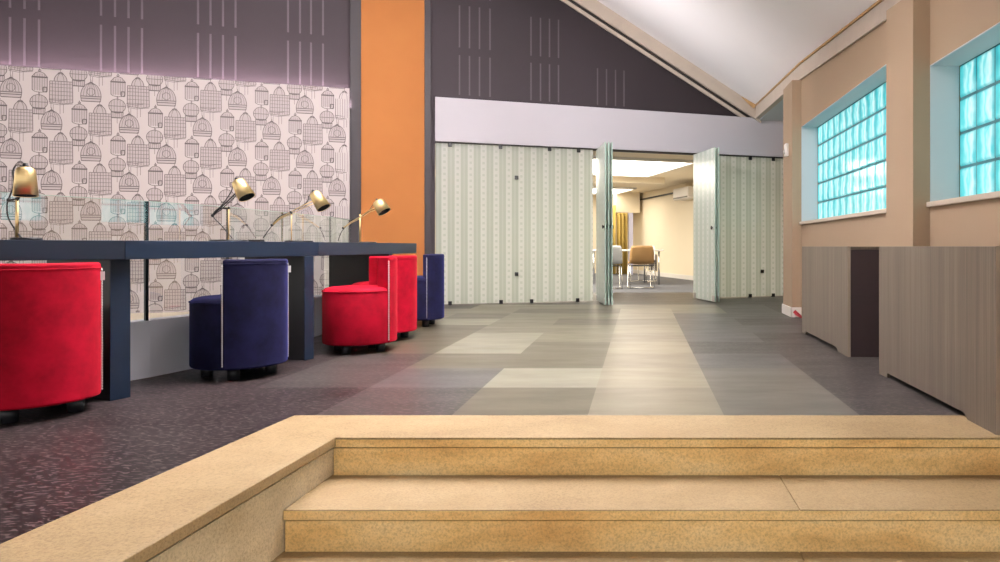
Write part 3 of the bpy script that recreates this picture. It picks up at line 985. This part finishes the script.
# red cord loop at the pier, sensor on the pier
m = MB()
pts = [Vector((1.70, 7.22, 0.012)), Vector((1.66, 7.24, 0.045)), Vector((1.628, 7.255, 0.075)), Vector((1.62, 7.26, 0.062)), Vector((1.64, 7.24, 0.035)), Vector((1.68, 7.20, 0.014)), Vector((1.76, 7.1, 0.012)), Vector((1.70, 6.9, 0.012))]
pts = [Vector((min(q.x, 1.69), q.y, q.z)) for q in pts]
m.tube(pts, 0.011, 8)
tag(m.build('cord', 'red_cord'), 'short loop of dark red cord on the floor at the tan pier base', 'cord')
s = thing('motion_sensor', 'small white motion sensor mounted on the side of the tan pier', 'sensor', (XP, 7.52, 1.80))
m = MB(); m.box(-0.035, 0, -0.045, 0.045, -0.07, 0.07); m.build('housing', 'white', s, bevel=0.01, seg=3)
m = MB(); m.lathe((-0.03, 0, -0.02), (-1, 0, 0), [(0, 0.03), (0.012, 0.026), (0.02, 0.012), (0.022, 0)], 18); m.build('lens', 'steel', s)

# ================================================================== FROSTED GLASS PARTITION
PZT = HB - 0.014
GP = 'frosted glass partition panes'
def clamp(parent, u, z, v=-0.012, w=0.045, h=0.05):
    m = MB(); m.box(u - w / 2, u + w / 2, v - 0.012, 0.03, z, z + h)
    m.build('clamp', 'black', parent, bevel=0.004)
def pane(label, ua_, ub_, clamps):
    t = thing('frosted_glass_screen', label, 'glass panel', MW @ Vector((ua_, 0, 0)), ANG, GP)
    m = MB(); m.box(0.0004, ub_ - ua_ - 0.0004, 0.0, 0.012, 0.012, PZT)
    m.build('pane', 'frost', t, uvf=lambda p, poly: (p.x + ua_ - u_of(444.5) + 0.0815, p.z))
    for x, zz in clamps:
        clamp(t, u_of(x) - ua_, zz)
    return t
uA, uB, uC_ = u_of(435.5), u_of(516), u_of(593)
pane('striped frosted glass pane beside the orange column, left end of the partition', uA, uB, [(450, 0.0), (501, 0.0), (450, PZT - 0.045), (500.5, PZT - 0.045)])
pane('striped frosted glass pane left of the open doorway', uB, uC_, [(531.5, 0.0), (577.5, 0.0), (549.5, PZT - 0.045), (578.5, PZT - 0.045), (516.5, z_of(516, 179.5)), (516.5, z_of(516, 276))])
uD, uE, uG = u_of(694), u_of(762), u_of(783) + 0.08
pane('bluish frosted glass pane right of the open doorway behind the swung leaf', uD, uE, [(750, 0.0), (750, PZT - 0.045)])
pane('bluish frosted glass pane at the right end of the partition beside the tan pier', uE, uG, [(773, 0.0), (773, PZT - 0.045), (762, z_of(762, 273))])
GD_ = 'glass door leaves standing open'
def door(label, u, w=0.80, turn=-6.7):
    t = thing('glass_door', label, 'door', MW @ Vector((u, 0, 0)), ANG + math.radians(turn), GD_)
    m = MB(); m.box(-0.006, 0.006, -w - 0.03, -0.03, 0.02, PZT - 0.01)
    m.build('pane', 'frost_door', t, uvf=lambda p, poly: (-p.y, p.z))
    m = MB(); m.box(-0.0062, 0.0062, -w - 0.034, -w - 0.0305, 0.02, PZT - 0.01)
    m.build('front_edge', 'glass_edge', t)
    m = MB()
    for sgn in (-1, 1):
        m.lathe((sgn * 0.006, -w + 0.05, 1.0), (sgn, 0, 0), [(0, 0), (0, 0.012), (0.012, 0.012), (0.014, 0.024), (0.022, 0.026), (0.022, 0.0)], 18)
    m.build('knob', 'black_metal', t)
    m = MB(); m.box(-0.014, 0.014, -0.13, -0.035, 0.02, 0.10); m.box(-0.014, 0.014, -w - 0.03, -w + 0.06, 0.02, 0.10)
    m.build('hinge_shoe', 'steel', t, bevel=0.003)
    return t
for i, (x, lb) in enumerate(((596.2, 'leftmost'), (599.2, 'second'), (602.2, 'third'))):
    door('greenish frosted glass door leaf stacked left of the doorway, %s of the three' % lb, u_of(x) + 0.0)
door('pale frosted glass door leaf swung open on the right of the doorway', u_of(693), turn=-2)
door('frosted glass door leaf folded tight behind the pale leaf right of the doorway', u_of(693) + 0.05, turn=-2)

# ================================================================== ROOM BEHIND THE PARTITION (own frame: u, v)
CZ = 2.2
wl = lambda u, v, z=0.0: MW @ Vector((u, v, z))
def uv_of(x, Y):                      # image column and depth -> (u, v)
    p = Vector((at(x, 0, Y).x, Y, 0)) - P0
    return (p.x * UC + p.y * US, -p.x * US + p.y * UC)
ur, _ = uv_of(692, 15.4)
VB = 9.6
m = wmb(); m.box(1.5, ur, 0.12, VB, -0.02, -0.001)
struct(m.build('floor_meeting_room', 'grey_carpet'))
m = wmb(); m.box(1.5, ur + 0.1, 0.2, VB, CZ, CZ + 0.05)
struct(m.build('ceiling_meeting_room', 'cream'))
m = wmb(); m.box(ur, ur + 0.1, 0.2, VB, 0, CZ)
struct(m.build('wall_meeting_room_right', 'cream'))
m = wmb(); m.box(1.5, ur, VB, VB + 0.1, 0, CZ)
struct(m.build('wall_meeting_room_back', 'cream'))
m = wmb(); m.box(1.4, 1.5, 0.2, VB, 0, CZ)
struct(m.build('wall_meeting_room_left', 'cream'))
m = wmb(); m.box(ur - 0.015, ur, 0.2, VB, 0, 0.10)
struct(m.build('baseboard_meeting_room', 'white'))
m = wmb()
u1, v1 = uv_of(650, 14.0)
m.box(2.0, u1 + 0.45, v1 + 0.35, v1 + 0.65, CZ - 0.13, CZ)
struct(m.build('beam', 'cream'))
ue, ve = uv_of(650, 13.9); un, vn = uv_of(692, 11.4)
def light_panel(label, ua_, ub_, va, vb):
    t = thing('ceiling_light', label, 'light', wl((ua_ + ub_) / 2, (va + vb) / 2, CZ), ANG, 'glowing ceiling panels of the room behind')
    a, b = (ub_ - ua_) / 2, (vb - va) / 2
    m = MB(); m.box(-a, a, -b, b, -0.012, -0.001); m.build('diffuser', 'panel_light', t)
    m = MB()
    for bx_ in ((-a - 0.06, -a, -b - 0.06, b + 0.06), (a, a + 0.06, -b - 0.06, b + 0.06), (-a, a, -b - 0.06, -b), (-a, a, b, b + 0.06)):
        m.box(*bx_, -0.05, -0.001)
    m.build('frame', 'white', t, bevel=0.004)
light_panel('bright glowing ceiling panel nearer the doorway in the room behind', ue - 3.2, ue - 0.06, vn + 0.2, ve)
uf, vf = uv_of(636, 17.0)
light_panel('second glowing ceiling panel deeper in the room behind', uf - 3.0, uf - 0.06, vf, vf + 1.7)
# bulkhead, curtains, frame
ub0, vb0 = uv_of(618, 18.2); ub1, _ = uv_of(645, 18.2)
m = wmb(); m.box(ub0, ub1, VB - 1.1, VB - 0.01, 1.66, CZ)
struct(m.build('bulkhead', 'cream'))
for i in range(2):
    x0, x1 = ((596, 612.5), (613.5, 625))[i]
    a, _ = uv_of(x0, 18.6); b, _ = uv_of(x1, 18.6)
    m = wmb()
    nn = 40
    fold = lambda s: 0.05 * math.sin(s * 2 * PI * 3.0) + 0.012 * math.sin(s * 31)
    f_ = [(a + (b - a) * k_ / nn, VB - 1.18 + fold(k_ / nn)) for k_ in range(nn + 1)]
    m.prism(f_ + [(x, y + 0.012) for x, y in reversed(f_)], 0.02, 1.64 + 0.2 * (1 - i), smooth=True)
    tag(m.build('curtain', 'curtain'), ('olive gold curtain showing in the gap left of the door stack', 'olive gold curtain beside the pale blue frame in the room behind')[i], 'curtain', 'olive curtains in the room behind')
a, _ = uv_of(626.5, 18.6); b, _ = uv_of(631, 18.6)
m = wmb(); m.box(a, b, VB - 1.2, VB - 1.12, 0.0, 1.65)
struct(m.build('trim_9', 'mullion_blue'))
# wall fittings
def on_wall(x, Y): return uv_of(x, Y)
_, v_ = uv_of(657, 17.9)
m = wmb(); m.box(ur - 0.03, ur, v_ - 0.28, v_ + 0.28, 0.13, 0.52)
gr = MB(); gr.M = MW.copy()
t = thing('vent_grille', 'grey vent grille low on the cream wall behind the brown chair', 'vent', wl(ur, v_, 0.13), ANG)
m = MB(); m.box(-0.02, 0, -0.30, 0.30, 0, 0.42); m.build('frame', 'grille', t, bevel=0.004)
for q in range(8):
    m = MB(); m.box(-0.028, -0.018, -0.27, 0.27, 0.03 + q * 0.047, 0.055 + q * 0.047); m.build('slat', 'cab_dark', t)
_, v_ = uv_of(691, 15.4)
t = thing('air_conditioner', 'white box unit mounted high on the cream wall beside the doorway', 'air conditioner', wl(ur, v_, 1.80), ANG)
m = MB(); m.box(-0.28, 0, -0.45, 0.45, 0, 0.26); m.build('housing', 'white', t, bevel=0.02, seg=3)
m = MB(); m.box(-0.285, -0.26, -0.42, 0.42, 0.02, 0.05); m.build('air_outlet', 'grille', t)
m = wmb(); m.box(ur - 0.06, ur - 0.03, 5.75, 8.9, CZ - 0.20, CZ - 0.165)
tag(m.build('picture_rail', 'black'), 'thin black rail along the top of the cream wall in the room behind', 'rail')

# table and chairs in that room
u_, v_ = uv_of(632, 13.7)
t = thing('table', 'white table behind the brown shell chair in the room behind', 'table', wl(u_, v_), ANG + 0.1)
m = MB(); m.box(-0.75, 0.5, -0.4, 0.4, 0.66, 0.69); m.build('tabletop', 'table_white', t, bevel=0.005)
for sx in (-0.68, 0.43):
    for sy in (-0.34, 0.34):
        m = MB(); m.tube([(sx, sy, 0), (sx, sy, 0.66)], 0.018, 10); m.build('leg', 'chrome', t)
def shell_chair(label, mat, loc, rz):
    t = thing('shell_chair', label, 'chair', loc, rz, 'shell chairs in the room behind')
    m = MB()
    # seat + back as one curved shell (local: back towards -y)
    prof = [(0.20, 0.425), (0.17, 0.44), (0.05, 0.43), (-0.10, 0.425), (-0.17, 0.45), (-0.205, 0.52), (-0.225, 0.62), (-0.24, 0.72), (-0.245, 0.765)]
    wid = [0.19, 0.21, 0.225, 0.225, 0.225, 0.225, 0.22, 0.205, 0.185]
    nx_ = 8
    rows = []
    for (y, z), w in zip(prof, wid):
        rows.append(m.add([(w * (-1 + 2 * q / nx_), y + 0.035 * (abs(-1 + 2 * q / nx_) ** 2) * (1 if z > 0.46 else 0), z + 0.02 * abs(-1 + 2 * q / nx_) ** 2 * (1 if z < 0.46 else 0)) for q in range(nx_ + 1)]))
    for a, b in zip(rows, rows[1:]):
        for q in range(nx_): m.face((a + q, a + q + 1, b + q + 1, b + q), 0, True)
    o = m.build('seat_shell', mat, t)
    sd = o.modifiers.new('solid', 'SOLIDIFY'); sd.thickness = 0.014
    m = MB(); m.box(-0.19, 0.19, -0.18, 0.15, 0.395, 0.412); m.build('seat_pan', 'black', t, bevel=0.008)
    for s in (-1, 1):      # sled base
        m = MB(); m.tube([(s * 0.2, 0.15, 0.40), (s * 0.215, 0.19, 0.02), (s * 0.215, 0.17, 0.01), (s * 0.215, -0.22, 0.01), (s * 0.215, -0.24, 0.02), (s * 0.2, -0.16, 0.40)], 0.009, 8)
        m.build('sled_leg', 'chrome', t)
    m = MB(); m.tube([(-0.215, -0.23, 0.012), (0.215, -0.23, 0.012)], 0.008, 8); m.build('stretcher', 'chrome', t)
    return t
c = at(640.5, 0, 12.55)
sc1 = shell_chair('brown shell chair with chrome sled legs seen from behind through the doorway', 'shell_brown', (c.x, 12.55, 0), R_(8))
c = at(609, 0, 12.4)
shell_chair('white shell chair half hidden by the stacked glass door leaves', 'shell_white', (c.x, 12.4, 0), R_(8))
c = at(642, 0, 14.6)
shell_chair('white shell chair on the far side of the white table', 'shell_white', (c.x, 14.6, 0), R_(150))

# ================================================================== LIGHT
w = bpy.data.worlds.new('world'); sc.world = w; w.use_nodes = True
bg = w.node_tree.nodes['Background']
bg.inputs[0].default_value = (1.0, 0.965, 0.93, 1); bg.inputs[1].default_value = 1.35

def area(name, loc, rot, size, power, col, sy=None):
    d = bpy.data.lights.new(name, 'AREA'); d.energy = power; d.color = col
    d.shape = 'RECTANGLE'; d.size = size; d.size_y = sy or size
    o = bpy.data.objects.new(name, d); o.location = loc; o.rotation_euler = rot; C.objects.link(o)
    return o
p = wl(5.5, 4.5, CZ - 0.08)
area('ceiling_lamp_meeting', p, (0, 0, ANG), 3.0, 240, (1.0, 0.90, 0.76))

up = area('ceiling_fill', (-1.0, 4.4, 2.75), (PI, -0.12, 0), 2.4, 950, (1.0, 0.95, 0.965), 2.2)  # unseen fill light added to brighten the ceiling
up.data.spread = 1.75
d_ = Vector((0.9, 8.6, 3.25)) - Vector((-2.4, 6.0, 3.0))
cl_ = area('ceiling_valley_fill', (-2.4, 6.0, 3.0), d_.to_track_quat('-Z', 'Y').to_euler(), 0.9, 27, (1.0, 0.96, 0.97), 0.4)  # second added fill, aimed at the ceiling's dim valley
cl_.data.spread = 1.3
area('back_wall_fill', (-1.2, 3.2, 2.75), (R_(62), 0, R_(0)), 3.6, 55, (1.0, 0.95, 0.92), 0.6)  # off-frame fill added to light the back wall from the front
vs = sc.view_settings
vs.view_transform = 'Standard'; vs.look = 'None'; vs.exposure = 0.12; vs.gamma = 1.0
try: vs.use_curve_mapping = False
except Exception: pass
